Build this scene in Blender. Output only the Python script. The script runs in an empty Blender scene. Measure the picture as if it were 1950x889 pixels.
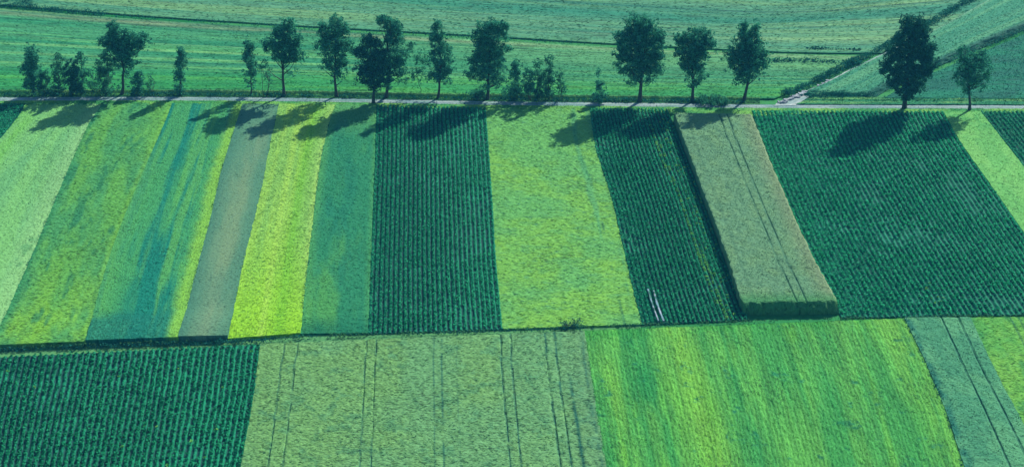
import bpy, math, random
import numpy as np
from mathutils import Vector

# ------------------------------------------------------------------ camera, sky, sun, exposure
scene = bpy.context.scene
PITCH = math.radians(28.1)          # camera looks this far below the horizon
HGT = 135.0                         # flying height (m)
FPX = 3200.0                        # focal length in pixels of a 1950 px wide frame
cam_d = bpy.data.cameras.new('camera'); cam = bpy.data.objects.new('camera', cam_d)
scene.collection.objects.link(cam); scene.camera = cam
cam.location = (0, 0, HGT); cam.rotation_euler = (math.pi / 2 - PITCH, 0, 0)
cam_d.sensor_width = 36; cam_d.lens = 36 * FPX / 1950; cam_d.clip_start = 1; cam_d.clip_end = 20000

SUN_EL, SUN_AZ = math.radians(35), math.radians(37)
world = bpy.data.worlds.new('World'); scene.world = world; world.use_nodes = True
wn = world.node_tree
sky = wn.nodes.new('ShaderNodeTexSky'); sky.sky_type = 'NISHITA'; sky.sun_disc = False
sky.sun_elevation = SUN_EL; sky.sun_rotation = SUN_AZ; sky.ozone_density = 8.0
wn.links.new(sky.outputs[0], wn.nodes['Background'].inputs[0])
wn.nodes['Background'].inputs[1].default_value = 0.092
sd = bpy.data.lights.new('sun', 'SUN'); sd.energy = 4.2; sd.angle = math.radians(.5); sd.color = (1, .97, .9)
sun = bpy.data.objects.new('sun', sd); scene.collection.objects.link(sun)
SUN = Vector((math.sin(SUN_AZ) * math.cos(SUN_EL), math.cos(SUN_AZ) * math.cos(SUN_EL), math.sin(SUN_EL)))
sun.rotation_euler = SUN.to_track_quat('Z', 'Y').to_euler()
scene.view_settings.view_transform = 'Standard'; scene.view_settings.look = 'None'
scene.view_settings.exposure = 1.12; scene.view_settings.gamma = 1
scene.cycles.max_bounces = 6; scene.cycles.diffuse_bounces = 3; scene.cycles.transparent_max_bounces = 8
scene.cycles.volume_bounces = 0

HAZE_DENSITY = 0.00012
HAZE_COLOR = (.08, .56, .88, 1)  # teal tint added to colour the shadows and lift the blacks
KR, KG, KB = 1.66, 1.66, 1.80       # what a flat sunlit white surface reads as in this light

# ------------------------------------------------------------------ helpers
def lin(v):
    v = np.asarray(v, float) / 255
    return np.where(v < .04045, v / 12.92, ((v + .055) / 1.055) ** 2.4)
def C(r, g, b):
    """base colour of a surface that reads r,g,b in the sunlight of this place"""
    return np.clip((lin((r, g, b)) - (.002, .010, .022)) / (KR, KG, KB), .004, .8)

fwd = np.array([0, math.cos(PITCH), -math.sin(PITCH)]); upv = np.array([0, math.sin(PITCH), math.cos(PITCH)])
def ray(x, y):
    return fwd + np.array([1, 0, 0]) * (x - 975) / FPX - upv * (y - 444.5) / FPX
def G(x, y, z=0.0):
    d = ray(x, y); t = (z - HGT) / d[2]
    return np.array([d[0] * t, d[1] * t, z])
def lift(p, h):      # picture point of the ground right below what shows at p and stands h high
    P = G(p[0], p[1], h); d = P - np.array([0, 0, HGT]); d[2] = -HGT
    z = d @ fwd; return (975 + FPX * d[0] / z, 444.5 - FPX * (d @ upv) / z)
def on_plane(x, y, Y):
    d = ray(x, y); t = Y / d[1]
    return np.array([d[0] * t, Y, HGT + d[2] * t])

def hash2(ix, iy, seed):
    n = (ix.astype(np.int64) * 374761393 + iy.astype(np.int64) * 668265263 + seed * 144269504) & 0x7fffffff
    n = ((n ^ (n >> 13)) * 1274126177) & 0x7fffffff
    n = (n ^ (n >> 16)) & 0xffffff
    return n / float(0xffffff)
def noise(x, y, seed=0):
    x = np.asarray(x, float); y = np.asarray(y, float)
    ix = np.floor(x); iy = np.floor(y); fx = x - ix; fy = y - iy
    fx = fx * fx * (3 - 2 * fx); fy = fy * fy * (3 - 2 * fy)
    a = hash2(ix, iy, seed); b = hash2(ix + 1, iy, seed); c = hash2(ix, iy + 1, seed); d = hash2(ix + 1, iy + 1, seed)
    return ((a + (b - a) * fx) * (1 - fy) + (c + (d - c) * fx) * fy) * 2 - 1      # -1..1
def fbm(x, y, seed=0, o=4):
    s = 0; a = 1; t = 0
    for i in range(o):
        s = s + a * noise(x * 2 ** i + 7.3 * i, y * 2 ** i - 3.1 * i, seed + i * 17); t += a; a *= .55
    return s / t
def sm(x, a, b):
    t = np.clip((np.asarray(x, float) - a) / (b - a), 0, 1); return t * t * (3 - 2 * t)
def mix(c1, c2, f):
    f = np.asarray(f)[..., None]; return np.asarray(c1) * (1 - f) + np.asarray(c2) * f

def mesh_from(name, V, F, mat, parent=None, col=None, smooth=False, uv=None):
    """V (n,3); F (m,3|4) int array; col per vertex"""
    V = np.asarray(V, np.float32); F = np.asarray(F, np.int32); k = F.shape[1]
    me = bpy.data.meshes.new(name); me.vertices.add(len(V)); me.vertices.foreach_set('co', V.ravel())
    me.loops.add(F.size); me.loops.foreach_set('vertex_index', F.ravel())
    me.polygons.add(len(F)); me.polygons.foreach_set('loop_start', np.arange(0, F.size, k, dtype=np.int32))
    me.polygons.foreach_set('loop_total', np.full(len(F), k, np.int32))
    me.polygons.foreach_set('use_smooth', np.full(len(F), smooth, bool))
    me.update(calc_edges=True)
    if col is not None:
        a = me.color_attributes.new('crop', 'FLOAT_COLOR', 'POINT')
        a.data.foreach_set('color', np.concatenate([col, np.ones((len(V), 1))], 1).astype(np.float32).ravel())
    if uv is not None:
        l = me.uv_layers.new(name='UVMap'); l.data.foreach_set('uv', np.asarray(uv, np.float32)[F.ravel()].ravel())
    me.materials.append(mat)
    o = bpy.data.objects.new(name, me); scene.collection.objects.link(o); o.parent = parent
    return o
def tag(o, label=None, cat=None, group=None, kind=None):
    for k, v in (('label', label), ('category', cat), ('group', group), ('kind', kind)):
        if v: o[k] = v
    return o

# ------------------------------------------------------------------ materials
def mat_base(name, rough=.9, spec=.15):
    m = bpy.data.materials.new(name); m.use_nodes = True; n = m.node_tree
    b = n.nodes['Principled BSDF']; b.inputs['Roughness'].default_value = rough; b.inputs['Specular IOR Level'].default_value = spec
    return m, n, b
def crop_mat(name, su=3.0, sv=1.2, amt=.25, bump=.05, speck=.5, spec=.06):
    """crop colour from the sown pattern, broken up by fine procedural grain stretched in field directions"""
    m, n, b = mat_base(name, .85, spec)
    at = n.nodes.new('ShaderNodeVertexColor'); at.layer_name = 'crop'
    uv = n.nodes.new('ShaderNodeUVMap'); mp = n.nodes.new('ShaderNodeMapping')
    mp.inputs['Scale'].default_value = (su, sv, 1); n.links.new(uv.outputs[0], mp.inputs[0])
    t = n.nodes.new('ShaderNodeTexNoise'); t.inputs['Scale'].default_value = 1; t.inputs['Detail'].default_value = 3
    t.inputs['Roughness'].default_value = .65; n.links.new(mp.outputs[0], t.inputs[0])
    r = n.nodes.new('ShaderNodeMapRange'); r.inputs[1].default_value = .25; r.inputs[2].default_value = .75
    r.inputs[3].default_value = 1 - amt; r.inputs[4].default_value = 1 + amt; n.links.new(t.outputs[0], r.inputs[0])
    x = n.nodes.new('ShaderNodeVectorMath'); x.operation = 'SCALE'
    mp2 = n.nodes.new('ShaderNodeMapping'); mp2.inputs['Scale'].default_value = (su * .75, sv * .8, 1); mp2.inputs['Location'].default_value = (31, 17, 5)
    t2 = n.nodes.new('ShaderNodeTexNoise'); t2.inputs['Scale'].default_value = 1; t2.inputs['Detail'].default_value = 2; n.links.new(uv.outputs[0], mp2.inputs[0]); n.links.new(mp2.outputs[0], t2.inputs[0])
    t3 = n.nodes.new('ShaderNodeTexNoise'); t3.inputs['Scale'].default_value = .09; t3.inputs['Detail'].default_value = 3; n.links.new(uv.outputs[0], t3.inputs[0])
    ad = n.nodes.new('ShaderNodeMath'); ad.operation = 'MULTIPLY_ADD'; ad.inputs[1].default_value = .45; n.links.new(t3.outputs[0], ad.inputs[0]); n.links.new(t2.outputs[0], ad.inputs[2])
    r2 = n.nodes.new('ShaderNodeMapRange'); r2.inputs[1].default_value = .80; r2.inputs[2].default_value = .94
    r2.inputs[3].default_value = 1; r2.inputs[4].default_value = 1 - speck; n.links.new(ad.outputs[0], r2.inputs[0])
    ml = n.nodes.new('ShaderNodeMath'); ml.operation = 'MULTIPLY'; n.links.new(r.outputs[0], ml.inputs[0]); n.links.new(r2.outputs[0], ml.inputs[1])
    n.links.new(at.outputs[0], x.inputs[0]); n.links.new(ml.outputs[0], x.inputs[3])
    n.links.new(x.outputs[0], b.inputs['Base Color'])
    bp = n.nodes.new('ShaderNodeBump'); bp.inputs['Strength'].default_value = 1; bp.inputs['Distance'].default_value = bump
    n.links.new(t.outputs[0], bp.inputs['Height']); n.links.new(bp.outputs[0], b.inputs['Normal'])
    return m
def leaf_mat(name, c_dark, c_light, transl=.3, scale=.7, spec=.0):
    m, n, b = mat_base(name, .75, spec)
    g = n.nodes.new('ShaderNodeNewGeometry')
    t = n.nodes.new('ShaderNodeTexNoise'); t.inputs['Scale'].default_value = scale; t.inputs['Detail'].default_value = 3
    tc = n.nodes.new('ShaderNodeTexCoord'); n.links.new(tc.outputs['Object'], t.inputs[0])
    ad = n.nodes.new('ShaderNodeMath'); ad.operation = 'MULTIPLY_ADD'; ad.inputs[1].default_value = .5
    n.links.new(g.outputs['Random Per Island'], ad.inputs[0]); n.links.new(t.outputs[0], ad.inputs[2])
    r = n.nodes.new('ShaderNodeValToRGB'); r.color_ramp.elements[0].position = .45; r.color_ramp.elements[1].position = .95
    r.color_ramp.elements[0].color = (*c_dark, 1); r.color_ramp.elements[1].color = (*c_light, 1)
    n.links.new(ad.outputs[0], r.inputs[0]); n.links.new(r.outputs[0], b.inputs['Base Color'])
    tr = n.nodes.new('ShaderNodeBsdfTranslucent'); n.links.new(r.outputs[0], tr.inputs[0])
    mx = n.nodes.new('ShaderNodeMixShader'); mx.inputs[0].default_value = transl
    n.links.new(b.outputs[0], mx.inputs[1]); n.links.new(tr.outputs[0], mx.inputs[2])
    n.links.new(mx.outputs[0], n.nodes['Material Output'].inputs[0])
    return m
def blade_mat():
    m, n, b = mat_base('blade', .8, .0)
    at = n.nodes.new('ShaderNodeVertexColor'); at.layer_name = 'crop'
    t = n.nodes.new('ShaderNodeTexNoise'); t.inputs['Scale'].default_value = 2.5; tc = n.nodes.new('ShaderNodeTexCoord'); n.links.new(tc.outputs['Object'], t.inputs[0])
    r = n.nodes.new('ShaderNodeMapRange'); r.inputs[3].default_value = .8; r.inputs[4].default_value = 1.3; n.links.new(t.outputs[0], r.inputs[0])
    x = n.nodes.new('ShaderNodeVectorMath'); x.operation = 'SCALE'; n.links.new(at.outputs[0], x.inputs[0]); n.links.new(r.outputs[0], x.inputs[3])
    n.links.new(x.outputs[0], b.inputs['Base Color'])
    tr = n.nodes.new('ShaderNodeBsdfTranslucent'); n.links.new(x.outputs[0], tr.inputs[0])
    mx = n.nodes.new('ShaderNodeMixShader'); mx.inputs[0].default_value = .25
    n.links.new(b.outputs[0], mx.inputs[1]); n.links.new(tr.outputs[0], mx.inputs[2]); n.links.new(mx.outputs[0], n.nodes['Material Output'].inputs[0])
    return m
BLADE = blade_mat()
def bark_mat():
    m, n, b = mat_base('bark', .9, .1)
    t = n.nodes.new('ShaderNodeTexNoise'); t.inputs['Scale'].default_value = 3; t.inputs['Detail'].default_value = 4
    r = n.nodes.new('ShaderNodeValToRGB'); r.color_ramp.elements[0].color = (.015, .02, .018, 1); r.color_ramp.elements[1].color = (.07, .075, .06, 1)
    n.links.new(t.outputs[0], r.inputs[0]); n.links.new(r.outputs[0], b.inputs['Base Color'])
    return m
CROSS = crop_mat('mown_crop', 2.6, 4.0, .30, .08)       # fine tussocks
HAY = crop_mat('laid_hay', 1.4, 4.4, .34, .10, .6)            # grain lies across the strip
ALONG = crop_mat('drilled_crop', 5.0, 1.6, .34, .08)    # grain runs along the drill rows
FAR = crop_mat('far_meadow', 1.6, .12, .42, .10)
ROWM = crop_mat('row_crop', 4.0, 4.0, .35, .05)
SOILM = crop_mat('bare_soil', 3.0, 3.0, .3, .05)
LEAFROW = leaf_mat('beet_leaf', (.002, .12, .042), (.030, .31, .130), .25, 1.5)
LEAFROW_D = leaf_mat('dark_beet_leaf', (.002, .10, .034), (.020, .24, .095), .25, 1.5)
LEAFROW_G = leaf_mat('green_beet_leaf', (.003, .17, .062), (.036, .40, .16), .3, 1.5)
LEAFROW_Y = leaf_mat('yellowed_leaf', tuple(C(60, 165, 85)), tuple(C(135, 210, 110)), .22, 1.5)
TREE_LEAF = leaf_mat('tree_leaf', (.006, .062, .038), (.062, .32, .17), .32, 1.1)
TREE_LEAF_DARK = leaf_mat('dark_tree_leaf', (.004, .045, .032), (.034, .18, .105), .25, 1.1)
BUSH_LEAF = leaf_mat('bush_leaf', (.010, .085, .045), (.05, .24, .12), .40, .6)
VERGE_LEAF = leaf_mat('verge_blade', (.012, .085, .04), (.07, .22, .07), .25, .6)
SCRUB_LEAF = leaf_mat('scrub_leaf', (.006, .07, .05), (.02, .15, .095), .25, .4)
BARK = bark_mat()

# ------------------------------------------------------------------ fields as patches between two edges
def resample(pts, n):
    P = np.array([G(*p)[:2] for p in pts]); d = np.r_[0, np.cumsum(np.linalg.norm(np.diff(P, axis=0), axis=1))]
    t = np.linspace(0, 1, n); q = np.stack([np.interp(t * d[-1], d, P[:, i]) for i in (0, 1)], 1)
    k = max(1, n // 24)                                   # soften the corners of the polyline
    if k > 1:
        ker = np.ones(2 * k + 1) / (2 * k + 1)
        pad = np.concatenate([2 * q[:1] - q[k:0:-1], q, 2 * q[-1:] - q[-2:-k - 2:-1]])
        q = np.stack([np.convolve(pad[:, i], ker, 'valid') for i in (0, 1)], 1)
    return q, d[-1]

def patch(A, B, res_a, res_c, height, color, mat, name, jag=.10, seed=1, skirt=-.12, z0=0.0, over=.24, tuft=None, **tags):
    """A, B: the two long edges as picture points on level ground. height(s,t,u,v) and color(s,t,u,v) -> arrays.
    s across (0 at A), t along; u, v the same in metres"""
    qa, la = resample(A, 8); L = la
    na = max(4, int(L / res_a)); 
    qa, _ = resample(A, na); qb, lb = resample(B, na)
    W = np.linalg.norm(qa - qb, axis=1).mean(); nc = max(4, int(W / res_c))
    s = np.linspace(0, 1, nc); t = np.linspace(0, 1, na)
    T, S = np.meshgrid(t, s, indexing='ij')
    U = S * W; Vv = T * L
    # ragged field edges
    js = jag * fbm(Vv * .9, S * 0 + 3.3, seed + 5, 3) / W
    jt = jag * fbm(U * .9, T * 0 + 1.7, seed + 9, 3) / L
    jt2 = .5 * jag * fbm(U * .8, T * 0 + 8.1, seed + 12, 3) / L
    Sx = S + js * np.where(S < .5, 1, -1) * (1 - sm(np.minimum(S, 1 - S) * W, 0, 1.5))
    Sx = Sx + (S - .5) * 2 * over / W
    Tx = T + (jt * np.where(T < .5, 1, 0) + jt2 * np.where(T >= .5, 1, 0)) * (1 - sm(np.minimum(T, 1 - T) * L, 0, 1.5))
    ii = np.clip(Tx * (na - 1), -.9, na - .1); i0 = np.clip(np.floor(ii).astype(int), 0, na - 2); f = (ii - i0)[..., None]
    PA = qa[i0] * (1 - f) + qa[i0 + 1] * f; PB = qb[i0] * (1 - f) + qb[i0 + 1] * f
    P = PA * (1 - Sx[..., None]) + PB * Sx[..., None]
    Z = height(S, T, U, Vv) + z0
    Z[0, :] = Z[-1, :] = skirt; Z[:, 0] = Z[:, -1] = skirt
    # outermost ring drops straight down
    P[0, :] = P[1, :]; P[-1, :] = P[-2, :]; P[:, 0] = P[:, 1]; P[:, -1] = P[:, -2]
    col = np.clip(color(S, T, U, Vv), .001, .9)
    V = np.concatenate([P, Z[..., None]], 2).reshape(-1, 3)
    idx = np.arange(na * nc).reshape(na, nc)
    F = np.stack([idx[:-1, :-1], idx[1:, :-1], idx[1:, 1:], idx[:-1, 1:]], -1).reshape(-1, 4)
    n = np.cross(V[F[len(F) // 2, 1]] - V[F[len(F) // 2, 0]], V[F[len(F) // 2, 2]] - V[F[len(F) // 2, 0]])
    if n[2] < 0: F = F[:, ::-1]
    o = mesh_from(name, V, F, mat, col=col.reshape(-1, 3), uv=np.stack([U, Vv], 2).reshape(-1, 2))
    tag(o, **tags)
    def at(s_, t_):
        ii = np.clip(t_ * (na - 1), 0, na - 1.001); i0 = ii.astype(int); f = (ii - i0)[:, None]
        pa = qa[i0] * (1 - f) + qa[i0 + 1] * f; pb = qb[i0] * (1 - f) + qb[i0 + 1] * f
        return pa * (1 - s_[:, None]) + pb * s_[:, None]
    if tuft:       # (per square metre, size, length/width, how far they stand up, share of lean across the strip)
        den, size, asp, hgt, lie = tuft
        rng = np.random.default_rng(seed + 1000); n = int(W * L * den)
        s_ = rng.random(n); t_ = rng.random(n)
        thin = fbm(s_ * W * .9, t_ * L * 1.6, seed + 40, 3); keep = rng.random(n) < .75 + .8 * thin
        s_ = s_[keep]; t_ = t_[keep]; thin = thin[keep]; n = len(s_)
        es = (.0 + .35 * fbm(t_ * L * .9, s_ * 0 + 5, seed + 41, 3)) / W          # blades hang over the field edge unevenly
        P = at(s_ + np.where(s_ < .5, -1, 1) * es * (1 - sm(np.minimum(s_, 1 - s_) * W, 0, 1.0)), t_)
        cl = color(s_, t_, s_ * W, t_ * L); hh = height(s_, t_, s_ * W, t_ * L)
        cl = cl * (rng.uniform(.55, 1.32, n) * (1 + .25 * thin))[:, None]
        c3 = np.c_[P, hh + rng.uniform(.0, hgt, n)]
        V2, F2 = quads(c3, size * rng.uniform(.6, 1.35, n), rng, up=.7, aspect=asp)
        if lie:
            k = n; acr = at(np.full(k, 1.0), t_) - at(np.full(k, .0), t_) if lie > 0 else at(s_, np.minimum(t_ + .01, 1)) - at(s_, np.minimum(t_, .99))
            lie = abs(lie); acr /= np.linalg.norm(acr, axis=1)[:, None]
            ang = rng.normal(0, .35, k); a = np.c_[acr[:, 0] * np.cos(ang) - acr[:, 1] * np.sin(ang), acr[:, 0] * np.sin(ang) + acr[:, 1] * np.cos(ang), rng.normal(0, .25, k)]
            b = np.cross(np.tile([0, 0, 1.], (k, 1)), a) ; b[:, 2] = rng.normal(0, .45, k)
            sz = (size * lie * rng.uniform(.5, 1.4, k))[:, None] * .5; sb = (size * asp * rng.uniform(.7, 1.2, k))[:, None] * .5
            V2 = np.stack([c3 - a * sz, c3 + b * sb, c3 + a * sz, c3 - b * sb], 1).reshape(-1, 3)
        bl = mesh_from('blades', V2, F2, BLADE, parent=o, col=np.repeat(np.clip(cl, .001, .9), 4, 0))
    return o, at, W, L

def quads(centres, size, rng, up=.4, aspect=.6, droop=None):
    """a cloud of small leaf faces"""
    n = len(centres); size = np.broadcast_to(size, (n,))
    nr = rng.normal(size=(n, 3)); nr[:, 2] = np.abs(nr[:, 2]) + up; nr /= np.linalg.norm(nr, axis=1)[:, None]
    a = rng.normal(size=(n, 3)); a -= nr * (a * nr).sum(1)[:, None]; a /= np.linalg.norm(a, axis=1)[:, None]
    b = np.cross(nr, a); a = a * size[:, None] * .5; b = b * size[:, None] * .5 * aspect
    V = np.stack([centres - a, centres + b * .9 - a * .1, centres + a, centres - b * .9 - a * .1], 1).reshape(-1, 3)
    return V, np.arange(4 * n).reshape(n, 4)

def tex(U, V, seed, amp, su=1.6, sv=1.6):
    return amp * fbm(U * su, V * sv, seed, 3)
def lvl(h, micro=.06, seed=3, near=None):
    """crop of height h (near: height at the end towards the camera)"""
    def f(S, T, U, V):
        hh = h if near is None else h + (near - h) * sm(T, .88, .985)
        return hh + tex(U, V, seed, micro)
    return f
def band(x, c, w): return np.exp(-((x - c) / w) ** 2)

# ------------------------------------------------------------------ level ground out to the horizon
def far_ground():
    m, n, b = mat_base('meadow_ground', .95, .05)
    tc = n.nodes.new('ShaderNodeNewGeometry')
    mp = n.nodes.new('ShaderNodeMapping'); mp.inputs['Scale'].default_value = (.004, .02, 1); mp.inputs['Rotation'].default_value = (0, 0, .05)
    n.links.new(tc.outputs['Position'], mp.inputs[0])
    v = n.nodes.new('ShaderNodeTexVoronoi'); v.inputs['Scale'].default_value = 1; n.links.new(mp.outputs[0], v.inputs[0])
    r = n.nodes.new('ShaderNodeValToRGB'); e = r.color_ramp.elements
    e[0].color = (*C(30, 125, 75), 1); e[1].color = (*C(105, 165, 110), 1); e.new(.5).color = (*C(60, 150, 90), 1)
    sp = n.nodes.new('ShaderNodeSeparateColor'); n.links.new(v.outputs['Color'], sp.inputs[0]); n.links.new(sp.outputs[0], r.inputs[0])
    t = n.nodes.new('ShaderNodeTexNoise'); t.inputs['Scale'].default_value = 1.2; t.inputs['Detail'].default_value = 6
    n.links.new(tc.outputs['Position'], t.inputs[0])
    mr = n.nodes.new('ShaderNodeMapRange'); mr.inputs[3].default_value = .6; mr.inputs[4].default_value = 1.3; n.links.new(t.outputs[0], mr.inputs[0])
    x = n.nodes.new('ShaderNodeVectorMath'); x.operation = 'SCALE'; n.links.new(r.outputs[0], x.inputs[0]); n.links.new(mr.outputs[0], x.inputs[3])
    n.links.new(x.outputs[0], b.inputs['Base Color'])
    S = 7000
    o = mesh_from('ground', [(-S, -S, -.10), (S, -S, -.10), (S, S, -.10), (-S, S, -.10)], [(0, 1, 2, 3)], m)
    tag(o, kind='structure', label='level green farmland reaching to the horizon')
far_ground()

def T0(x):    # picture height of the road's near edge
    return float(np.interp(x, [-400, 0, 350, 640, 930, 1250, 1450, 1950, 2400], [196, 198, 197, 200, 206, 208, 212, 213, 215]))
def BND(x):   # picture height of the boundary between the strips and the near fields
    return float(np.interp(x, [-300, 0, 330, 500, 560, 703, 830, 957, 1110, 1220, 1400, 1600, 1730, 1950, 2300],
                           [690, 664, 652, 648, 641, 637, 635, 629, 624, 620, 612, 607, 603, 601, 598]))

E0 = [(-60, T0(0)), (-140, 300), (-420, 690)]
E1 = [(48, T0(48)), (36, 222), (0, 265), (-120, 400), (-300, 690)]
E2 = [(196, T0(196)), (168, 238), (125, 335), (60, 490), (5, 612), (-20, 666)]
E3 = [(328, T0(328)), (316, 230), (285, 300), (250, 380), (215, 470), (187, 560), (164, BND(164))]
E4 = [(462, T0(462)), (445, 250), (420, 330), (400, 420), (370, 530), (340, BND(340))]
E5 = [(532, T0(532)), (516, 270), (503, 340), (482, 430), (462, 510), (434, BND(434))]
E6 = [(640, T0(640)), (628, 230), (612, 300), (601, 380), (590, 470), (580, 560), (572, BND(572) - 2)]
E7 = [(717, T0(717)), (713, 330), (707, 480), (701, BND(701))]
E8 = [(925, T0(925)), (935, 340), (945, 500), (957, BND(957))]
E9 = [(1122, T0(1122)), (1135, 290), (1165, 380), (1195, 510), (1222, BND(1222))]
E10 = [(1279, T0(1279)), (1310, 330), (1352, 430), (1385, 530), (1412, BND(1412))]
E10b = [(1284, 214), (1316, 300), (1350, 390), (1384, 484), (1416, 582)]
E11 = [(1432, T0(1432)), (1458, 290), (1502, 400), (1553, 510), (1604, BND(1604))]
E12 = [(1795, T0(1795)), (1830, 275), (1880, 345), (1950, 445), (2060, BND(2060))]
E13 = [(1866, T0(1866)), (1950, 320), (2040, 430), (2180, BND(2180))]
E14 = [(2080, T0(2080)), (2200, 320), (2500, 598)]

# colours of the strips
def col1(S, T, U, V):
    c = mix(C(128, 196, 118), C(112, 182, 118), sm(fbm(U * .35, V * .03, 11), -.3, .4))
    c = mix(c, C(118, 196, 88), .7 * sm(1 - S, .5, .9) * sm(fbm(U * .3, V * .05, 12), -.5, .3))
    c = mix(c, C(150, 205, 135), .7 * sm(S, .72, .97))
    c = mix(c, C(60, 140, 90), .5 * sm(fbm(U * .8, V * .25, 13), .35, .6) * sm(T, .4, .6))
    return c
def col2(S, T, U, V):
    c = mix(C(80, 162, 100), C(102, 176, 88), sm(fbm(U * .3, V * .06, 21), -.3, .4))
    c = mix(c, C(132, 194, 72), .8 * sm(T, .55, 1) * sm(fbm(U * .4, V * .12, 22), -.5, .4))
    c = mix(c, C(45, 130, 92), .7 * sm(fbm(U * .6, V * .12, 23), .22, .5))
    c = mix(c, C(50, 140, 95), .55 * (1 - sm(S, .02, .12)))
    c = mix(c, C(120, 188, 82), .6 * band(S, .96, .035))
    return c
def col3(S, T, U, V):
    st = fbm(U * .55, V * .025, 31)
    c = mix(C(72, 160, 100), C(20, 132, 112), sm(st, -.1, .35))
    w = .52 - .18 * T
    c = mix(c, C(24, 132, 110), .75 * band(S + .04 * fbm(U * 0, V * .08, 32), w, .09) * sm(fbm(U * .3, V * .09, 39), -.6, .2))
    c = mix(c, C(98, 178, 92), .7 * sm(fbm(U * .9, V * .03, 33), .15, .45) * sm(S, .3, .6))
    c = mix(c, C(100, 176, 90), .6 * (1 - sm(S, .0, .25)) * sm(T, .1, .4))
    c = mix(c, C(136, 196, 78), .85 * sm(S + .03 * fbm(U * 0, V * .5, 34), .80, .93))
    c = mix(c, C(24, 118, 104), .8 * sm(T + .04 * fbm(U * .4, V * .2, 35), .87, .93) * (1 - sm(S, .8, .9)))
    c = mix(c, C(60, 160, 130), .5 * sm(T, .9, .95) * sm(noise(U * 3, V * 3, 36), .2, .6) * (1 - sm(S, .8, .9)))
    return c
def col4(S, T, U, V):
    c = mix(C(88, 142, 115), C(120, 154, 118), sm(fbm(U * .45, V * .05, 41), -.3, .5) * band(S, .55, .35))
    c = mix(c, C(66, 126, 108), .6 * (1 - sm(S, .05, .3)) + .0 * S)
    c = mix(c, C(70, 132, 108), .5 * sm(S, .82, 1))
    return mix(c, C(134, 160, 124), .5 * sm(T, .6, 1) * band(S, .5, .2))
def col5(S, T, U, V):
    c = mix(C(136, 194, 96), C(152, 204, 92), sm(fbm(U * .8, V * .02, 51), -.2, .3))
    c = mix(c, C(152, 214, 50), .8 * sm(T, .5, 1))
    c = mix(c, C(174, 220, 92), .6 * band(S, .45, .05)); c = mix(c, C(168, 214, 116), .55 * sm(S, .82, .97) * (1 - sm(T, .6, 1)))
    c = mix(c, C(120, 195, 60), .6 * band(S, .68, .10))
    c = mix(c, C(60, 130, 70), .55 * sm(noise(U * .9, V * 3.5, 53), .72, .9))
    return c
def col6(S, T, U, V):
    c = mix(C(46, 138, 100), C(80, 160, 92), sm(fbm(U * .3, V * .05, 61), -.15, .4) * (.35 + .65 * sm(T, .4, .9)))
    c = mix(c, C(30, 126, 102), .6 * sm(fbm(U * .35, V * .06, 62), .05, .4))
    c = mix(c, C(90, 170, 95), .7 * (1 - sm(S, .0, .2))); c = mix(c, C(84, 166, 96), .6 * sm(S, .86, 1))
    c = mix(c, C(110, 180, 100), .5 * (1 - sm(T, .02, .2)))
    return mix(c, C(25, 120, 92), .7 * sm(T, .92, .99))
def col8(S, T, U, V):
    c = mix(C(110, 184, 102), C(124, 190, 90), sm(fbm(U * .12, V * .14, 81), -.3, .3))
    c = mix(c, C(134, 196, 78), .45 * sm(fbm(U * .16, V * .12, 82) + .7 * (T - .62), .12, .5))
    c = mix(c, C(100, 176, 104), .5 * sm(fbm(U * .4, V * .6, 83), .12, .4))
    c = mix(c, C(86, 168, 116), .6 * sm(fbm(U * .7, V * .04, 84), .15, .4) * sm(S, .6, .8))
    c = mix(c, C(70, 140, 110), .6 * sm(noise(U * 1.1, V * 4.5, 85), .6, .85))
    c = mix(c, C(20, 100, 80), .8 * band(S, .87, .008) * sm(fbm(U * 0, V * .2, 86) + T - .7, .0, .3))
    return c
def col10(S, T, U, V):
    c = mix(C(103, 153, 116), C(113, 160, 116), sm(fbm(U * .5, V * .3, 101), -.3, .4))
    c = mix(c, C(130, 150, 114), .7 * sm(S, .72, .97))
    for cc, w in ((.56, .01), (.66, .012)):
        c = mix(c, C(55, 112, 92), .75 * band(S + .012 * fbm(S * 0, V * .1, 102), cc, w))
    c = mix(c, C(70, 120, 95), .5 * band(S + .01 * fbm(S * 0, V * .1, 103), .14, .012))
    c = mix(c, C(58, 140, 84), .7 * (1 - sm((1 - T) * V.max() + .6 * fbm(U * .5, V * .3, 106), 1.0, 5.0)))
    return c
def col12(S, T, U, V):
    c = mix(C(112, 190, 104), C(126, 198, 108), sm(fbm(U * .4, V * .1, 121), -.3, .4))
    return mix(c, C(60, 160, 90), .6 * (1 - sm(T, .0, .25)) * sm(fbm(U * .5, V * .4, 122), -.2, .3))

def strip_stuff(label): return dict(label=label, cat='crop field', kind='stuff', group='narrow field strips below the lane')
patch(E1, E2, .22, .22, lvl(.12, .06, 1, .7), col1, CROSS, 'hay_meadow', tuft=(14, .22, .5, .10, 0), seed=1, **strip_stuff('pale sage green mown strip at the left edge of the picture'))
patch(E2, E3, .22, .22, lvl(.14, .08, 2, .75), col2, HAY, 'grass_ley', tuft=(12, .20, .40, .12, 2.4), seed=2, **strip_stuff('wide mottled mid green strip right of the pale sage one'))
patch(E3, E4, .22, .22, lvl(.16, .06, 3, .9), col3, ALONG, 'grass_ley', tuft=(14, .20, .5, .10, 0), seed=3, **strip_stuff('teal streaked green strip with a yellow right border'))
patch(E4, E5, .22, .22, lvl(.16, .03, 4, 1.0), col4, CROSS, 'fallow_strip', tuft=(6, .18, .5, .05, 0), seed=4, **strip_stuff('narrow grey green fallow strip left of the bright yellow one'))
patch(E5, E6, .20, .20, lvl(.18, .05, 5, .4), col5, ALONG, 'mustard_crop', tuft=(12, .20, .40, .12, 2.4), seed=5, jag=.2, **strip_stuff('brightest yellow green strip between grey and teal strips'))
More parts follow.
